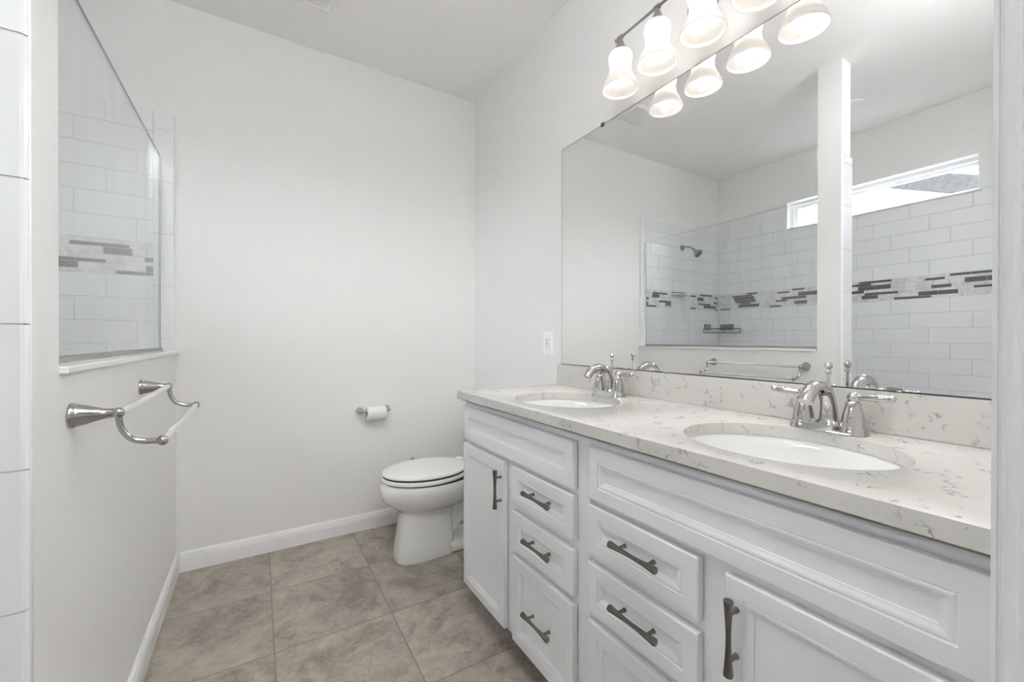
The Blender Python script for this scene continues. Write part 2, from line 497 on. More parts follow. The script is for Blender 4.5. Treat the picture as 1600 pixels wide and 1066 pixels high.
# --- shower tiling
PB = lambda u, v, d: Vector((u, D - d, v))
PS = lambda u, v, d: Vector((XS + d, u, v))
PP = lambda u, v, d: Vector((XL - TW - d, u, v))
T2 = 2.199
nh = (NI[0], NI[1], NI[2], NI[3])
XE = -.342; XE2 = -.417
grout(PB, XS, XE - .006, 0, T2 - .003, [nh], wall_back)
subway(PB, XS + .009, XE2, 0, T2, -1.30, [nh], parent=wall_back)
mosaic(PB, XS + .009, XE2, [nh], wall_back, seed=11)
bm = BM(); zz = [0, .140, .387, .634, .8815, 1.129, 1.3765, 1.624, 1.8715, 2.1165, T2]
for a, b in zip(zz[:-1], zz[1:]):
    rs = [[PB(XE2 + .0015, q, 0), PB(XE2 + .0015, q, .008), PB(XE2 + .003, q, .0095), PB(XE - .006, q, .0095), PB(XE - .002, q, .008), PB(XE, q, .004), PB(XE, q, 0)] for q in (a + .0012, b - .0012)]
    rings(bm, rs)
obj('bullnose_trim', bm, 'tile', wall_back)
# niche lining
bm = BM(); s = .006
box(bm, NI[0], NI[1], D + .082, D + .0895, NI[2], NI[3]); box(bm, NI[0], NI[0] + s, D - .009, D + .082, NI[2], NI[3]); box(bm, NI[1] - s, NI[1], D - .009, D + .082, NI[2], NI[3])
box(bm, NI[0] + s, NI[1] - s, D - .009, D + .082, NI[2], NI[2] + s); box(bm, NI[0] + s, NI[1] - s, D - .009, D + .082, NI[3] - s, NI[3])
obj('niche_lining', bm, 'tile', wall_back)

wh = (WN[0], WN[1], WN[2], WN[3])
grout(PS, YN, D, 0, T2 - .003, [wh], wall_shower)
subway(PS, YN, D - .0095, 0, T2, .761, [wh], parent=wall_shower)
mosaic(PS, YN, D - .0095, [], wall_shower, seed=5)

# half wall: tiled inside face and bullnose end
subway(PP, YA, D - .0095, 0, 1.056, .9, [], parent=wall_left)
bm = BM(); zz = [0, .163, .4105, .658, .901, 1.152, 1.402, 1.649, 1.8965, 2.144, 2.19]
for a, b in zip(zz[:-1], zz[1:]):
    y = YA; x0, x1 = XL - TW - .009, XL
    prof = [(x0, y), (x0 + .002, y - .007), (x0 + .006, y - .009), (x1 - .010, y - .009), (x1 - .005, y - .0075), (x1 - .0015, y - .004), (x1, y)]
    rings(bm, [[(px, py, q) for px, py in prof] for q in (a + .0014, b - .0014)])
obj('bullnose_end_tile', bm, 'tile', wall_left)
bm = BM(); box(bm, XL - TW - .006, XL - .006, YA - .0065, YA, 0, 2.19); obj('grout_bed', bm, 'grout', wall_left)
bm = BM(); tube(bm, [(XL - .0008, YA + .0005, .0), (XL - .0008, YA + .0005, 2.19)], .0022, 8); obj('caulk_bead', bm, 'trim', wall_left, smooth='all')
# sill cap
bm = BM(); box(bm, XL - TW - .016, XL + .013, YB + .001, D - .0005, 1.056, 1.0715)
struct(obj('trim_1', bm, 'marble_sill', bev=.003))

# --- baseboards
bbp = [(0, 0), (.014, 0), (.014, .062), (.0125, .068), (.0125, .074), (.010, .078), (.009, .086), (.005, .091), (.0035, .095), (0, .095)]
bm = BM(); extrude_profile(bm, bbp, (XL, YA + .004, 0), (XL, D, 0), (1, 0, 0), (0, 0, 1)); struct(obj('baseboard_left', bm, 'trim'))
bm = BM(); extrude_profile(bm, bbp, (XL + .0145, D, 0), (XW, D, 0), (0, -1, 0), (0, 0, 1)); struct(obj('baseboard_back', bm, 'trim'))
bm = BM(); extrude_profile(bm, bbp, (XW, 1.60, 0), (XW, D - .0145, 0), (-1, 0, 0), (0, 0, 1)); struct(obj('baseboard_right', bm, 'trim'))

# --- doorway casing and jamb
c = .40
prof = [(c, .0641), (c, .0617), (c + .0012, .0612), (c + .0012, .0603), (c, .0597), (c - .0008, .058), (c - .0008, .0555), (c, .0535), (c + .0015, .0525), (c + .0015, .0470),
        (c + .075, .0470), (c + .075, .057), (c + .071, .0610), (c + .04, .0610), (c + .03, .0641)]
bm = BM(); rings(bm, [[(px, py, q) for px, py in prof] for q in (0, 2.05)])
struct(obj('trim_2', bm, 'trim'))
bm = BM(); box(bm, c + .0015, .417, -.09, .0468, 0, 2.06); struct(obj('trim_3', bm, 'trim'))

# --- window
bm = BM()
y0, y1, z0, z1 = WN; xo, xi = XR0 + .005, XS - .055
box(bm, xo, xi, y0, y0 + .012, z0, z1); box(bm, xo, xi, y1 - .03, y1, z0, z1); box(bm, xo, xi, y0 + .012, y1 - .03, z0, z0 + .014); box(bm, xo, xi, y0 + .012, y1 - .03, z1 - .034, z1)
win = struct(obj('window_1', bm, 'vinyl', bev=.002))
bm = BM(); xa, xb = XR0 + .02, XR0 + .05; a0, a1, b0, b1 = y0 + .012, y1 - .03, z0 + .014, z1 - .034
box(bm, xa, xb, a0, a0 + .010, b0, b1); box(bm, xa, xb, a1 - .026, a1, b0, b1); box(bm, xa, xb, a0 + .010, a1 - .026, b0, b0 + .014); box(bm, xa, xb, a0 + .010, a1 - .026, b1 - .022, b1)
obj('sash', bm, 'vinyl', win, bev=.002)
bm = BM(); box(bm, xa + .012, xa + .016, a0 + .010, a1 - .026, b0 + .014, b1 - .022); obj('pane', bm, 'pane', win)
bm = BM(); box(bm, XS - .054, XS + .019, y0 - .012, y1 + .012, z0 - .014, z0 - .0002); obj('window_sill', bm, 'marble_sill', win, bev=.003)
bm = BM(); xl = XS - .0545
box(bm, xl, XS + .006, y0, y0 + .006, z0, z1); box(bm, xl, XS + .006, y1 - .006, y1, z0, z1); box(bm, xl, XS + .003, y0 + .006, y1 - .006, z1 - .006, z1)
obj('reveal', bm, 'trim', win)

# ================================================================== OUTSIDE
hx = -4.5
house = thing('neighbour_house', 'white sided house seen through the high shower window in the mirror', 'house', (hx, 2, -.3))
zr = lambda y: 3.076 + (y - 2.036) * .425
bm = BM(); k = 0; z = -.3
while z < 5.2:
    ya = max(-5.0, 2.036 + (z - 3.076) / .425)
    box(bm, hx - .12, hx - .004, ya, 7.5, z, z + .18)
    vs = [bm.verts.new(q) for q in ((hx - .004, ya, z), (hx + .018, ya, z), (hx - .002, ya, z + .18), (hx - .004, ya, z + .18), (hx - .004, 7.5, z), (hx + .018, 7.5, z), (hx - .002, 7.5, z + .18), (hx - .004, 7.5, z + .18))]
    for f in ((0, 1, 2, 3), (4, 5, 6, 7), (0, 1, 5, 4), (1, 2, 6, 5), (2, 3, 7, 6)): bm.faces.new([vs[i] for i in f])
    z += .18
obj('siding_wall', bm, 'siding', house)
bm = BM(); x0, x1 = hx - 4, hx + .06
pts = [(-5.0, zr(-5.0)), (7.5, zr(7.5)), (7.5, zr(7.5) + .235), (-5.0, zr(-5.0) + .235)]
rings(bm, [[(x, a, b) for a, b in pts] for x in (x0, x1)]); obj('shingle_roof', bm, 'shingle', house)
bm = BM(); box(bm, -14, XR0 - .3, -9, 11, -.36, -.30); struct(obj('ground', bm, 'lawn'))

# our own eave above the window
bm = BM(); box(bm, XR0 - .30, XR0 - .001, -3.2, D + .6, 2.72, 2.90); struct(obj('trim_4', bm, 'vinyl'))

# ================================================================== VANITY
def front_panel(bm, y0, y1, z0, z1, rail=.033, X=XD, t=.0195):
    """five-piece look front: flat rails, moulded step, sunken centre; faces -X"""
    def rr(i, d): return [(X + d, y0 + i, z0 + i), (X + d, y1 - i, z0 + i), (X + d, y1 - i, z1 - i), (X + d, y0 + i, z1 - i)]
    rings(bm, [rr(0, t - .0025), rr(0, .003), rr(.0012, .0008), rr(.003, 0), rr(rail, 0), rr(rail + .0010, .0022), rr(rail + .0030, .0024), rr(rail + .0055, .0010), rr(rail + .0095, .0016),
               rr(rail + .016, .0044), rr(rail + .0185, .0048), rr(rail + .0188, .0078)])
    return bm

def pull_mesh(cy, cz, vertical, L=.135):
    """hourglass bar pull on two posts, in front of the fronts' face"""
    bm = BM(); a = Vector((0, 0, 1)) if vertical else Vector((0, 1, 0)); X = XD - .026
    Cc = Vector((X, cy, cz)); h = L / 2
    prof = [(-h, .0072), (-h + .001, .0082), (-h + .004, .0084)]
    for i in range(15):
        s_ = -1 + 2 * i / 14; prof.append((s_ * (h - .006), .0046 + .0036 * abs(s_) ** 1.7))
    prof += [(h - .004, .0084), (h - .001, .0082), (h, .0072)]
    lathe(bm, Cc, a, prof, 20)
    for s_ in (-1, 1):
        p = Cc + a * s_ * (h - .026)
        lathe(bm, p, (1, 0, 0), [(0, .0040), (.019, .0040), (.021, .0052), (.026, .0055)], 14)
    return bm

def cabinet(label, ya, yb, side, z_top=.878):
    """ya < yb; side = +1: door at the +Y end, else at the -Y end"""
    root = thing('vanity_cabinet', label, 'cabinet', (1.0, (ya + yb) / 2, 0), 'white bathroom vanity cabinets')
    bm = BM(); X = XD + .02; zb = .102
    box(bm, X + .02, XW - .001, ya, ya + .018, zb, z_top); box(bm, X + .02, XW - .001, yb - .018, yb, zb, z_top); box(bm, X + .085, XW - .001, ya, ya + .018, 0, zb); box(bm, X + .085, XW - .001, yb - .018, yb, 0, zb)
    box(bm, X, X + .02, ya, yb, zb, z_top)                                # face frame
    box(bm, X + .02, XW - .001, ya + .018, yb - .018, zb, zb + .018); box(bm, XW - .019, XW - .001, ya + .018, yb - .018, zb + .018, z_top)
    obj('cabinet_body', bm, 'cab', root)
    bm = BM(); box(bm, X + .072, X + .0845, ya, yb, 0, zb - .0005); obj('toe_kick', bm, 'kick', root)
    if side > 0:
        fy = (.8735, 1.5755); dy = (1.2465, 1.5795); wy = (.8735, 1.1915)
    else:
        fy = (.110, .812); dy = (.110, .4425); wy = (.4965, .8135)
    bm = front_panel(BM(), fy[0], fy[1], .7135, .8485); obj('false_front', bm, 'cab', root)
    bm = front_panel(BM(), dy[0], dy[1], .1085, .6955); d = obj('door', bm, 'cab', root)
    py = dy[0] + .0175 if side > 0 else dy[1] - .0235
    obj('pull_handle', pull_mesh(py, .5985, True), 'bronze', d, smooth=35)['label'] = 'dark brushed metal pull'
    for (a, b) in ((.571, .6975), (.4195, .5475), (.1085, .3965)):
        bm = front_panel(BM(), wy[0], wy[1], a, b); dr = obj('drawer', bm, 'cab', root)
        obj('pull_handle', pull_mesh((wy[0] + wy[1]) / 2 - .012, (a + b) / 2 + .008, False), 'bronze', dr, smooth=35)['label'] = 'dark brushed metal pull'
    return root

cabinet('white vanity cabinet at the toilet end, under the far sink', .8225, 1.594, 1)
cabinet('white vanity cabinet nearest the doorway, under the near sink', .075, .8215, -1)

# countertop with two oval cut-outs
SINKS = (.452, 1.187); SX, SA, SB = .966, .179, .2055
ct = thing('countertop', 'white quartz worktop with grey veins across both vanity cabinets', 'countertop', (1.0, .82, .879))
bm = BM(); YE0, YE1 = .052, 1.612; XB = XW - .0005
def half(y0, y1, yc):
    x0, x1 = XF, XB
    corners = [math.atan2(q[1] - yc, q[0] - SX) for q in ((x0, y0), (x1, y0), (x1, y1), (x0, y1))]
    an = sorted(set([-PI + 2 * PI * i / 96 for i in range(96)] + corners))
    T, Bt, To, Bo = [], [], [], []
    for a in an:
        ca, sa = math.cos(a), math.sin(a)
        r_ = 1 / math.sqrt((ca / SA) ** 2 + (sa / SB) ** 2)
        ts = []
        if ca > 1e-9: ts.append((x1 - SX) / ca)
        if ca < -1e-9: ts.append((x0 - SX) / ca)
        if sa > 1e-9: ts.append((y1 - yc) / sa)
        if sa < -1e-9: ts.append((y0 - yc) / sa)
        t_ = min(ts)
        ip = lambda k: (SX + ca * (r_ + k), yc + sa * (r_ + k)); op = (SX + ca * t_, yc + sa * t_)
        T.append([bm.verts.new((*op, ZC)), bm.verts.new((*ip(.0025), ZC)), bm.verts.new((*ip(.0007), ZC - .0008)), bm.verts.new((*ip(0), ZC - .0028)), bm.verts.new((*ip(0), ZC - .0295)), bm.verts.new((*op, ZC - .0295))])
    n = len(an)
    for i in range(n):
        j = (i + 1) % n; A, B_ = T[i], T[j]
        for k in range(5): bm.faces.new((A[k], B_[k], B_[k + 1], A[k + 1]))
    return T
half(YE0, .8195, SINKS[0]); half(.8195, YE1, SINKS[1])
bmesh.ops.remove_doubles(bm, verts=bm.verts, dist=1e-5)
# outer skirt: collect the outer border, round its upper edge
be = [e for e in bm.edges if len(e.link_faces) == 1]
bmesh.ops.bridge_loops(bm, edges=be) if False else None
vtop = {}
for e in be: pass
def oy(y0, y1, x0, x1): pass
top_e = [e for e in be if all(abs(v.co.z - ZC) < 1e-4 for v in e.verts)]
for e in top_e:
    a, b = e.verts
    fa = [v for v in bm.verts if abs(v.co.x - a.co.x) < 1e-5 and abs(v.co.y - a.co.y) < 1e-5 and v.co.z < ZC - .02]
    fb = [v for v in bm.verts if abs(v.co.x - b.co.x) < 1e-5 and abs(v.co.y - b.co.y) < 1e-5 and v.co.z < ZC - .02]
    if fa and fb: bm.faces.new((a, b, fb[0], fa[0]))
slab = obj('slab', bm, 'quartz', ct, smooth=30, bev=.0022)
bm = BM(); box(bm, XW - .0205, XB, YE0, YE1 - .012, ZC + .0003, 1.0060); obj('backsplash', bm, 'quartz', ct, bev=.0015)
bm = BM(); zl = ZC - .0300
box(bm, XD + .0010, XD + .0198, .078, 1.594, .8785 - .0085, zl); obj('under_edge_strip', bm, 'olive_strip', ct)['label'] = 'olive grey strip under the worktop edge'

# sinks
for yc, lab in ((SINKS[0], 'white oval undermount sink beneath the faucet nearest the doorway'), (SINKS[1], 'white oval undermount sink beneath the faucet nearest the toilet')):
    t = thing('undermount_sink', lab, 'sink', (SX, yc, .74), 'oval sinks in the vanity top')
    bm = BM(); rs = []
    def ell(k, z): return [(SX + (SA + k) * math.cos(2 * PI * i / 64), yc + (SB + k) * math.sin(2 * PI * i / 64), z) for i in range(64)]
    zt = ZC - .0300
    inner = [(.020, zt), (.004, zt), (.001, zt - .004), (-.004, zt - .03), (-.012, zt - .07), (-.030, zt - .105), (-.065, zt - .13), (-.11, zt - .142), (-.155, zt - .147)]
    outer = [(-.150, zt - .156), (-.10, zt - .152), (-.05, zt - .138), (-.015, zt - .11), (.004, zt - .07), (.010, zt - .02), (.020, zt - .012)]
    rings(bm, [ell(k, z) for k, z in inner + outer], closed=False, cap0=False, cap1=False)
    obj('basin', bm, 'porcelain', t, smooth=50)
    bm = BM(); lathe(bm, (SX, yc, zt - .150), (0, 0, 1), [(0, .030), (.0052, .030), (.007, .027), (.005, .022), (.0045, .004)], 24); obj('drain', bm, 'nickel', t, smooth=40)

# faucets
def rrect(cx, cy, hx_, hy_, r_, z, n=6):
    out = []
    for sx_, sy_, a0 in ((1, 1, 0), (-1, 1, 90), (-1, -1, 180), (1, -1, 270)):
        for i in range(n + 1):
            a = R(a0 + 90 * i / n); out.append((cx + sx_ * (hx_ - r_) + r_ * math.cos(a), cy + sy_ * (hy_ - r_) + r_ * math.sin(a), z))
    return out
def faucet(yc, label):
    X0 = 1.168
    t = thing('centerset_faucet', label, 'faucet', (X0, yc, ZC), 'twin handled faucets')
    bm = BM()
    rings(bm, [rrect(X0, yc, .030, .079, .028, ZC + .0004), rrect(X0, yc, .030, .079, .028, ZC + .003), rrect(X0, yc, .0265, .0755, .025, ZC + .008), rrect(X0, yc, .0245, .0735, .023, ZC + .016), rrect(X0, yc, .0225, .0715, .021, ZC + .018)])
    obj('base_plate', bm, 'nickel', t, smooth=40)
    for s_ in (-1, 1):
        hy = yc + s_ * .051
        bm = BM(); lathe(bm, (X0, hy, ZC + .004), (0, 0, 1), [(0, .0285), (.004, .0275), (.012, .0255), (.014, .0240), (.016, .0238), (.030, .0222), (.045, .0195), (.057, .0160), (.064, .0140), (.066, .0150), (.069, .0150), (.071, .0125), (.074, .0105), (.077, .0100)], 32)
        b_ = obj('handle_body', bm, 'nickel', t, smooth=45)
        bm = BM(); Cz = ZC + .086; sph(bm, (X0, hy, Cz), .0125, 24)
        dirv = Vector((-.03, s_ * 1.0, .06)).normalized(); P0 = Vector((X0, hy, Cz))
        prof = [(.006, .0060), (.014, .0062), (.022, .0068), (.036, .0085), (.050, .0088), (.060, .0080), (.064, .0066), (.066, .0078), (.070, .0080), (.074, .0062), (.076, .002)]
        lathe(bm, P0, dirv, prof, 20)
        obj('lever_handle', bm, 'nickel', t, smooth=50)
    bm = BM()
    ctrl = [(1.176, yc, ZC + .008), (1.176, yc, ZC + .040), (1.171, yc, ZC + .070), (1.151, yc, ZC + .099), (1.120, yc, ZC + .111), (1.088, yc, ZC + .105), (1.066, yc, ZC + .089), (1.057, yc, ZC + .077)]
    rad = [.0220, .0185, .0165, .0155, .0150, .0150, .0152, .0155]
    path = smooth_path(ctrl, 6); tube(bm, path, lerp_list(rad, 6), 24)
    lathe(bm, (1.176, yc, ZC + .012), (0, 0, 1), [(0, .028), (.005, .027), (.010, .0235), (.014, .021)], 28)
    obj('spout', bm, 'nickel', t, smooth=45)
    bm = BM(); lathe(bm, (1.193, yc + .008, ZC + .016), (0, 0, 1), [(0, .0032), (.118, .0032), (.120, .0065), (.124, .0068), (.126, .0045), (.130, .0042), (.133, .0075), (.138, .0088), (.143, .0078), (.146, .0045), (.148, .003), (.150, .0028), (.151, .0005)], 18)
    obj('lift_rod', bm, 'nickel', t, smooth=50)
faucet(SINKS[0] - .004, 'polished nickel two handle faucet at the sink nearest the doorway')
faucet(SINKS[1] - .010, 'polished nickel two handle faucet at the sink nearest the toilet')

# ================================================================== MIRROR
mr = thing('wall_mirror', 'large frameless mirror on the wall above the vanity backsplash', 'mirror', (1.2513, .9, 1.005))
YM0, YM1, ZM0, ZM1 = .12, 1.583, 1.0066, 2.046
mr.rotation_euler = (0, 0, R(-.44))
L_ = lambda bm: bm
bm = BM(); q_ = lambda x, i: [(x, YM0 + i, ZM0 + i), (x, YM1 - i, ZM0 + i), (x, YM1 - i, ZM1 - i), (x, YM0 + i, ZM1 - i)]
rings(bm, [q_(1.2550, 0), q_(1.2513, 0), q_(1.2505, .0030)])
o = obj('mirror_glass', bm, ['edge', 'mirror'], mr)
for p in o.data.polygons:
    if p.normal.x < -.99: p.material_index = 1
for (yy, zz_, nm_, mm_) in ((1.302, ZM1, 'mirror_clip', 'slot'), (.346, ZM0 + .001, 'mirror_clip', 'chrome'), (.40, ZM1, 'mirror_clip', 'slot')):
    bm = BM()
    if zz_ > 2: box(bm, 1.2475, 1.2555, yy - .008, yy + .008, zz_ - .010, zz_ + .006)
    else: box(bm, 1.2440, 1.2503, yy - .014, yy + .014, zz_, zz_ + .011)
    obj(nm_, bm, mm_, mr, bev=.0012)

# ================================================================== VANITY LIGHT
vl = thing('vanity_light', 'four lamp wall light with white bell shades above the mirror', 'wall light', (XW, .835, 2.23))
ZR = 2.229
bm = BM(); rs = []
for d_, k in ((0, .0), (.012, .0), (.018, .006), (.022, .016)):
    rs.append([(XW - .0005 - d_, .835 + (.056 - k) * math.cos(2 * PI * i / 40), ZR + .012 + (.056 - k) * math.sin(2 * PI * i / 40)) for i in range(40)])
rings(bm, rs); obj('backplate', bm, 'satin', vl, smooth=40)
bm = BM(); tube(bm, [(LAMP_X, LAMP_Y[0] + .018, ZR), (LAMP_X, LAMP_Y[3] - .018, ZR)], .0046, 14)
for s_ in (LAMP_Y[0] + .020, LAMP_Y[3] - .020): sph(bm, (LAMP_X, s_, ZR), .0075, 14)
for y in LAMP_Y: lathe(bm, (LAMP_X, y - .012, ZR), (0, 1, 0), [(0, .005), (.003, .0085), (.021, .0085), (.024, .005)], 16)
obj('cross_rod', bm, 'satin', vl, smooth=40)
for y in (.835,):
    bm = BM(); tube(bm, smooth_path([(XW - .018, y, ZR), (XW - .06, y, ZR + .012), (LAMP_X + .02, y, ZR + .008), (LAMP_X, y, ZR)], 6), .006, 12); obj('arm', bm, 'satin', vl, smooth='all')
def shade_prof():
    o_ = [(2.176, .022), (2.1755, .030), (2.171, .0375), (2.163, .0415), (2.152, .0430), (2.142, .0415), (2.132, .0385), (2.122, .0375), (2.110, .0385), (2.096, .0420), (2.084, .0470), (2.075, .0520), (2.070, .0550), (2.066, .0545), (2.060, .0580), (2.050, .0632), (2.042, .0655)]
    i_ = [(2.0395, .0650), (2.0405, .0620), (2.052, .0585), (2.066, .0510), (2.084, .0435), (2.110, .0350), (2.122, .0340), (2.142, .0380), (2.152, .0395), (2.165, .036), (2.1725, .022)]
    return o_ + i_
for y in LAMP_Y:
    bm = BM(); lathe(bm, (LAMP_X, y, ZR - .004), (0, 0, -1), [(0, .006), (.008, .0085), (.012, .010), (.030, .0165), (.048, .0225), (.0500, .0235), (.0545, .0235)], 28)
    obj('socket_cup', bm, 'satin', vl, smooth=45)
    bm = BM(); n = 40
    rings(bm, [[(LAMP_X + r_ * math.cos(2 * PI * k / n), y + r_ * math.sin(2 * PI * k / n), z) for k in range(n)] for z, r_ in shade_prof()], False, False)
    obj('bell_shade', bm, 'opal', vl, smooth='all')['label'] = 'white opal glass bell shade'
    bm = BM(); lathe(bm, (LAMP_X, y, 2.172), (0, 0, -1), [(0, .013), (.020, .013), (.030, .018), (.045, .0265), (.060, .0300), (.072, .0285), (.082, .0225), (.089, .012), (.0915, .001)], 24)
    obj('bulb', bm, 'bulb', vl, smooth='all')['label'] = 'lit white bulb'
    light('lamp_light', 'SPOT', (LAMP_X, y, 2.046), energy=LAMP_W, spot_size=R(172), spot_blend=.35, shadow_soft_size=.016, color=(1, .99, .97))

# ================================================================== OUTLET
t = thing('wall_outlet', 'white wall outlet beside the mirror above the counter end', 'outlet', (XW, 1.699, 1.104))
yc, zc = 1.699, 1.104
bm = BM(); rings(bm, [[(XW - d_, yc + s_ * (.0375 - k), zc + q * (.060 - k)) for s_, q in ((-1, -1), (1, -1), (1, 1), (-1, 1))] for d_, k in ((.0002, 0), (.003, 0), (.006, .004))]); obj('cover_plate', bm, 'plastic', t)
bm = BM(); box(bm, XW - .0085, XW - .006, yc - .0165, yc + .0165, zc - .033, zc + .033); obj('receptacle', bm, 'plastic', t, bev=.001)
bm = BM()
for zz_ in (-.019, .019):
    for yy in (-.0063, .0063): box(bm, XW - .0088, XW - .0086, yc + yy - .0012, yc + yy + .0012, zc + zz_ - .002, zc + zz_ + .007)
    lathe(bm, (XW - .0086, yc, zc + zz_ - .009), (-1, 0, 0), [(0, .0028), (.0003, .0028)], 10)
box(bm, XW - .0089, XW - .0086, yc - .008, yc + .008, zc - .0035, zc - .001); box(bm, XW - .0089, XW - .0086, yc - .008, yc + .008, zc + .001, zc + .0035)
obj('socket_slots', bm, 'slot', t)

# ================================================================== TOWEL BAR
t = thing('double_towel_bar', 'polished chrome double towel bar on the half wall below the shower glass', 'towel bar', (XL, 1.53, .962))
XI, ZI, XO, ZO = XL + .0755, .9645, XL + .150, .8945
for y in (1.226, 1.830):
    bm = BM(); lathe(bm, (XL + .0003, y, ZI), (1, 0, 0), [(0, .0265), (.006, .0265), (.009, .0245), (.013, .0235), (.020, .0218), (.034, .0170), (.048, .0125), (.058, .0105), (.066, .0100)], 32)
    obj('wall_post', bm, 'chrome', t, smooth=45)
    bm = BM(); sph(bm, (XI, y, ZI), .0118, 20); sph(bm, (XO, y, ZO), .0118, 20)
    tube(bm, [(XL + .062, y, ZI), (XI, y, ZI)], .0098, 16)
    tube(bm, smooth_path([(XI + .001, y, ZI - .004), (XI + .002, y, ZI - .022), (XI + .008, y, ZI - .042), (XI + .022, y, ZI - .060), (XI + .042, y, ZI - .068), (XI + .060, y, ZI - .0695), (XO, y, ZO)], 6), .0068, 16)
    obj('curved_bracket', bm, 'chrome', t, smooth=50)
for x, z in ((XI, ZI), (XO, ZO)):
    bm = BM(); tube(bm, [(x, 1.230, z), (x, 1.826, z)], .0078, 20); obj('rail', bm, 'bar', t, smooth=50)

# ================================================================== SHOWER GLASS
t = thing('shower_glass_panel', 'clear glass panel standing on the half wall sill', 'glass panel', (-.391, 1.85, 1.0715))
bm = BM(); box(bm, -.394, -.388, YB + .006, D - .0280, 1.0815, 1.985); o = obj('glass_pane', bm, ['glass', 'glass_edge'], t)
for p in o.data.polygons:
    if p.normal.z > .9 or p.normal.y > .9: p.material_index = 1
bm = BM(); box(bm, -.400, -.3965, YB + .002, D - .0285, 1.0717, 1.086); box(bm, -.3855, -.382, YB + .002, D - .0285, 1.0717, 1.086); box(bm, -.3965, -.3855, YB + .002, D - .0285, 1.0717, 1.0805); obj('bottom_channel', bm, 'satin', t)
bm = BM(); box(bm, -.3945, -.3875, D - .0278, D - .0098, 1.0717, 1.985); obj('wall_channel', bm, 'trim', t)

# shower head
t = thing('shower_fitting', 'chrome shower head on a short arm high on the tiled shower wall', 'shower head', (-.905, D - .009, 1.998))
bm = BM(); lathe(bm, (-.905, D - .0092, 1.998), (0, -1, 0), [(0, .030), (.004, .030), (.008, .024), (.012, .014)], 24); obj('wall_flange', bm, 'chrome', t, smooth=45)
bm = BM(); tube(bm, smooth_path([(-.905, D - .012, 1.998), (-.905, D - .055, 2.000), (-.905, D - .10, 1.985), (-.905, D - .135, 1.958)], 6), .0085, 14); obj('shower_arm', bm, 'chrome', t, smooth='all')
bm = BM(); dv = Vector((0, -.72, -.70)); lathe(bm, (-.905, D - .132, 1.960), dv, [(0, .012), (.010, .015), (.018, .013), (.024, .016), (.040, .024), (.058, .038), (.066, .041), (.072, .040), (.073, .034), (.071, .002)], 28); obj('spray_head', bm, 'chrome', t, smooth=40)

# corner caddy
t = thing('corner_caddy', 'black wire corner caddy with two dark pads in the shower corner', 'shower caddy', (XS + .1, D - .1, 1.19))
xc, yc = XS + .011, D - .011; Lc = .235
bm = BM()
for z in (1.195, 1.235):
    tube(bm, [(xc, yc, z), (xc + Lc, yc - .003, z)], .003, 8); tube(bm, [(xc, yc, z), (xc + .003, yc - Lc, z)], .003, 8)
    tube(bm, smooth_path([(xc + Lc, yc - .003, z), (xc + Lc - .01, yc - .06, z), (xc + .17, yc - .17, z), (xc + .06, yc - Lc + .01, z), (xc + .003, yc - Lc, z)], 6), .003, 8)
for a, b in ((Lc, 0), (0, Lc), (.17, .17)): tube(bm, [(xc + a, yc - b, 1.195), (xc + a, yc - b, 1.235)], .003, 8)
for k in range(1, 9):
    s_ = Lc * k / 9; far = Lc * (1 - (k / 9) ** 2) ** .5 * .98
    tube(bm, [(xc + s_, yc - .002, 1.195), (xc + s_, yc - far, 1.195)], .0016, 6)
obj('wire_basket', bm, 'black', t, smooth='all')
bm = BM(); box(bm, xc + .125, xc + .225, yc - .010, yc + .0015, 1.222, 1.280); obj('mounting_pad', bm, 'pad', t, bev=.003)
bm = BM(); box(bm, xc - .0015, xc + .010, yc - .165, yc - .030, 1.222, 1.280); obj('mounting_pad', bm, 'pad', t, bev=.003)

# ================================================================== TOILET PAPER
yb = D - .060; zb = .7055
t = thing('toilet_paper_holder', 'chrome toilet paper holder on the back wall beside the toilet', 'paper holder', (.585, D, zb))
for x in (.507, .664):
    bm = BM(); lathe(bm, (x, D - .0003, zb), (0, -1, 0), [(0, .0215), (.004, .0215), (.007, .0195), (.012, .018), (.024, .0125), (.038, .009), (.052, .0082)], 28)
    sph(bm, (x, yb, zb), .0105, 18); obj('wall_post', bm, 'nickel', t, smooth=45)
bm = BM(); tube(bm, [(.511, yb, zb), (.660, yb, zb)], .0058, 16); obj('roller', bm, 'nickel', t, smooth=50)
bm = BM(); n = 40; rc, ri = .0405, .0185; zr_ = zb - .0120; x0, x1 = .536, .641
prof = [(x0, ri), (x0, rc - .002), (x0 + .002, rc), (x1 - .002, rc), (x1, rc - .002), (x1, ri)]
rings(bm, [[(x, yb + r_ * math.cos(2 * PI * k / n), zr_ + r_ * math.sin(2 * PI * k / n)) for k in range(n)] for x, r_ in prof], closed=True)
roll = obj('toilet_paper_roll', bm, 'paper', None, smooth=40, loc=(.588, yb, zr_)); tag(roll, 'small white paper roll on the chrome holder by the toilet', 'toilet paper')
bm = BM(); rings(bm, [[(x, yb + r_ * math.cos(2 * PI * k / n), zr_ + r_ * math.sin(2 * PI * k / n)) for k in range(n)] for x, r_ in ((x0 + .001, ri), (x0 + .001, ri - .0015), (x1 - .001, ri - .0015), (x1 - .001, ri))], closed=True)
obj('cardboard_core', bm, 'card', roll, smooth=40)['label'] = 'dark hollow cardboard core'

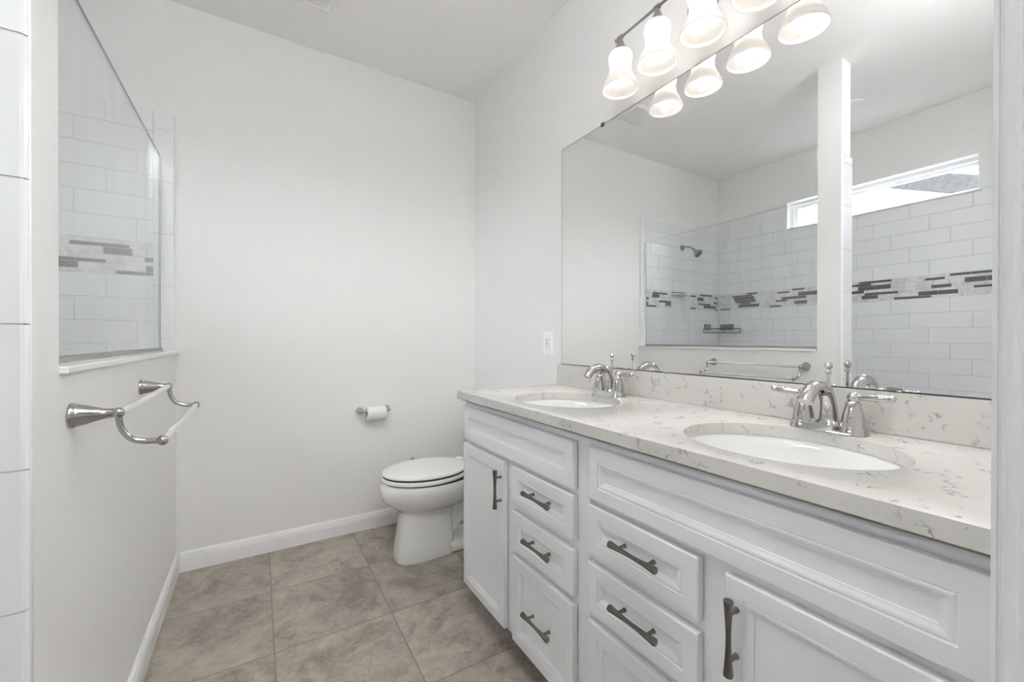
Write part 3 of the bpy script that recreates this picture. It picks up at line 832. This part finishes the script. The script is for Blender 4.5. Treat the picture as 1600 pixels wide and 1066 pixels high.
# ================================================================== TOILET
TY = 2.108
t = thing('toilet', 'white toilet with a closed lid between the vanity and back wall', 'toilet', (.9, TY, 0))
def egg(xf, xb, hw, z, n=56, cxr=.56, pb=2.6, pf=2.0):
    """plan outline: rounded front at xf, squarer back at xb"""
    cx = xf + (xb - xf) * cxr; out = []
    for i in range(n):
        a = 2 * PI * i / n; ca, sa = math.cos(a), math.sin(a)
        p = pf if ca < 0 else pb
        ex = math.copysign(abs(ca) ** (2 / p), ca); ey = math.copysign(abs(sa) ** (2 / p), sa)
        out.append((cx + ex * ((cx - xf) if ca < 0 else (xb - cx)), TY + ey * hw, z))
    return out
bm = BM()
rings(bm, [egg(.592, .905, .103, .0005, pf=3.4, pb=4), egg(.590, .905, .104, .010, pf=3.4, pb=4), egg(.597, .902, .100, .05, pf=3.4, pb=4), egg(.609, .896, .096, .13, pf=3.2, pb=4), egg(.619, .893, .094, .20, pf=3.0, pb=4),
           egg(.623, .893, .096, .232, pf=2.8, pb=4), egg(.618, .903, .104, .248, pf=2.6, pb=3), egg(.600, .935, .120, .259, pf=2.3), egg(.575, .975, .142, .273), egg(.552, .995, .159, .292), egg(.534, 1.005, .171, .316), egg(.524, 1.01, .179, .342), egg(.520, 1.015, .182, .365), egg(.522, 1.015, .182, .386), egg(.530, 1.015, .178, .396), egg(.545, 1.01, .165, .3985)])
# foot and trapway behind the front pedestal, then the tank deck
def rbox(x, hw, z0, z1, n=6, r_=.03):
    r_ = min(r_, hw * .9, (z1 - z0) * .45); out = []
    for sy, sz, a0 in ((1, 1, 0), (-1, 1, 90), (-1, -1, 180), (1, -1, 270)):
        for i in range(n + 1):
            a = R(a0 + 90 * i / n); out.append((x, TY + sy * (hw - r_) + r_ * math.cos(a), (z1 - r_ if sz > 0 else z0 + r_) + r_ * math.sin(a)))
    return out
rings(bm, [rbox(.86, .104, .0005, .055, r_=.02), rbox(1.0, .104, .0005, .05, r_=.02), rbox(1.17, .10, .0005, .05, r_=.02), rbox(1.20, .09, .0005, .045, r_=.02)])
rings(bm, [rbox(.86, .075, .05, .30), rbox(.93, .078, .12, .34, r_=.05), rbox(1.02, .085, .16, .37, r_=.05), rbox(1.10, .08, .06, .37, r_=.04), rbox(1.17, .075, .03, .37, r_=.04)])
rings(bm, [rbox(.98, .13, .33, .398), rbox(1.05, .165, .335, .400), rbox(1.235, .165, .335, .400), rbox(1.245, .15, .34, .396)])
obj('bowl', bm, 'porcelain', t, smooth=50)
bm = BM(); rings(bm, [egg(.540, .985, .172, .3988), egg(.540, .985, .172, .405)]); rings(bm, [egg(.536, .98, .173, .425, pb=2.0, cxr=.52), egg(.536, .98, .173, .4335, pb=2.0, cxr=.52)]); obj('gap_shade', bm, 'gap', t, smooth=50)['label'] = 'black fillers for the shade in the gaps under seat and lid'
def slab_(z0, z1, xf, xb, hw, k=.006, crown=0.0, **kw):
    bm = BM(); rs = [egg(xf + k, xb - k, hw - k, z0, **kw), egg(xf, xb, hw, z0 + k * .6, **kw), egg(xf, xb, hw, z1 - k, **kw), egg(xf + k * .4, xb - k * .4, hw - k * .4, z1 - k * .35, **kw), egg(xf + k * 1.6, xb - k * 1.6, hw - k * 1.6, z1, **kw)]
    if crown: rs += [egg(xf + .05, xb - .05, hw - .05, z1 + crown, **kw)]
    rings(bm, rs); return bm
obj('seat', slab_(.4045, .4265, .527, .985, .181, pb=2.0, cxr=.52), 'seat', t, smooth=55)
obj('lid', slab_(.4325, .4490, .531, .985, .178, .007, .003, pb=2.0, cxr=.52), 'seat', t, smooth=55)
for s_ in (-1, 1):
    bm = BM(); box(bm, .965, 1.005, TY + s_ * .075 - .022, TY + s_ * .075 + .022, .3985, .447)
    obj('hinge_block', bm, 'seat', t, bev=.005)
bm = BM()
rings(bm, [rrect(1.163, TY, .078, .180, .03, .4005), rrect(1.163, TY, .080, .185, .03, .43), rrect(1.163, TY, .086, .192, .03, .70)]); obj('tank', bm, 'porcelain', t, smooth=45)
bm = BM(); rings(bm, [rrect(1.162, TY, .089, .197, .03, .7002), rrect(1.162, TY, .091, .199, .03, .712), rrect(1.162, TY, .090, .198, .03, .730), rrect(1.162, TY, .084, .192, .03, .737)]); obj('tank_lid', bm, 'porcelain', t, smooth=45)
bm = BM(); lathe(bm, (1.079, TY - .13, .655), (-1, 0, 0), [(0, .010), (.008, .010), (.010, .007), (.016, .007)], 16); tube(bm, [(1.066, TY - .135, .655), (1.064, TY - .06, .645)], [.006, .008], 12); obj('flush_lever', bm, 'chrome', t, smooth=45)

# shut-off valve on the back wall behind the toilet
t = thing('shutoff_valve', 'small dark valve handle on the back wall just above the toilet lid', 'valve', (.824, D, .366))
bm = BM(); lathe(bm, (.824, D - .0003, .366), (0, -1, 0), [(0, .017), (.003, .016), (.008, .010), (.030, .009), (.032, .013), (.055, .013), (.057, .006), (.066, .005)], 20); obj('valve_body', bm, 'chrome', t, smooth=40)
bm = BM(); rings(bm, [[(.824 + (.009 - k) * math.cos(2 * PI * i / 20), D - d_, .371 + (.020 - k) * math.sin(2 * PI * i / 20)) for i in range(20)] for d_, k in ((.064, .003), (.066, 0), (.072, 0), (.074, .003))]); obj('oval_handle', bm, 'bronze', t, smooth=50)

# ================================================================== CEILING FITTINGS
t = thing('exhaust_fan', 'white square exhaust fan grille on the ceiling', 'ceiling vent', (.193, 2.085, H))
bm = BM(); cx, cy = .193, 2.085
rings(bm, [rrect(cx, cy, .128, .128, .03, H - .0003), rrect(cx, cy, .128, .128, .03, H - .006), rrect(cx, cy, .120, .120, .028, H - .014), rrect(cx, cy, .105, .105, .02, H - .018), rrect(cx, cy, .095, .095, .018, H - .012)]); obj('grille_frame', bm, 'plastic', t, smooth=35)
bm = BM()
for k in range(-6, 7): box(bm, cx - .094, cx + .094, cy + k * .0142 - .0045, cy + k * .0142 + .0045, H - .017, H - .0122)
obj('louvre', bm, 'plastic', t)
t = thing('recessed_light', 'small round recessed light in the shower ceiling, seen in the mirror', 'ceiling light', (-.955, 1.228, H))
bm = BM(); lathe(bm, (-.955, 1.228, H - .0003), (0, 0, -1), [(0, .062), (.005, .061), (.008, .052), (.006, .045)], 32, True, False); obj('trim_ring', bm, 'plastic', t, smooth=40)
bm = BM(); lathe(bm, (-.955, 1.228, H - .004), (0, 0, -1), [(0, .0445), (.003, .044), (.006, .03), (.007, .001)], 28); obj('lens', bm, 'plastic', t, smooth=50)
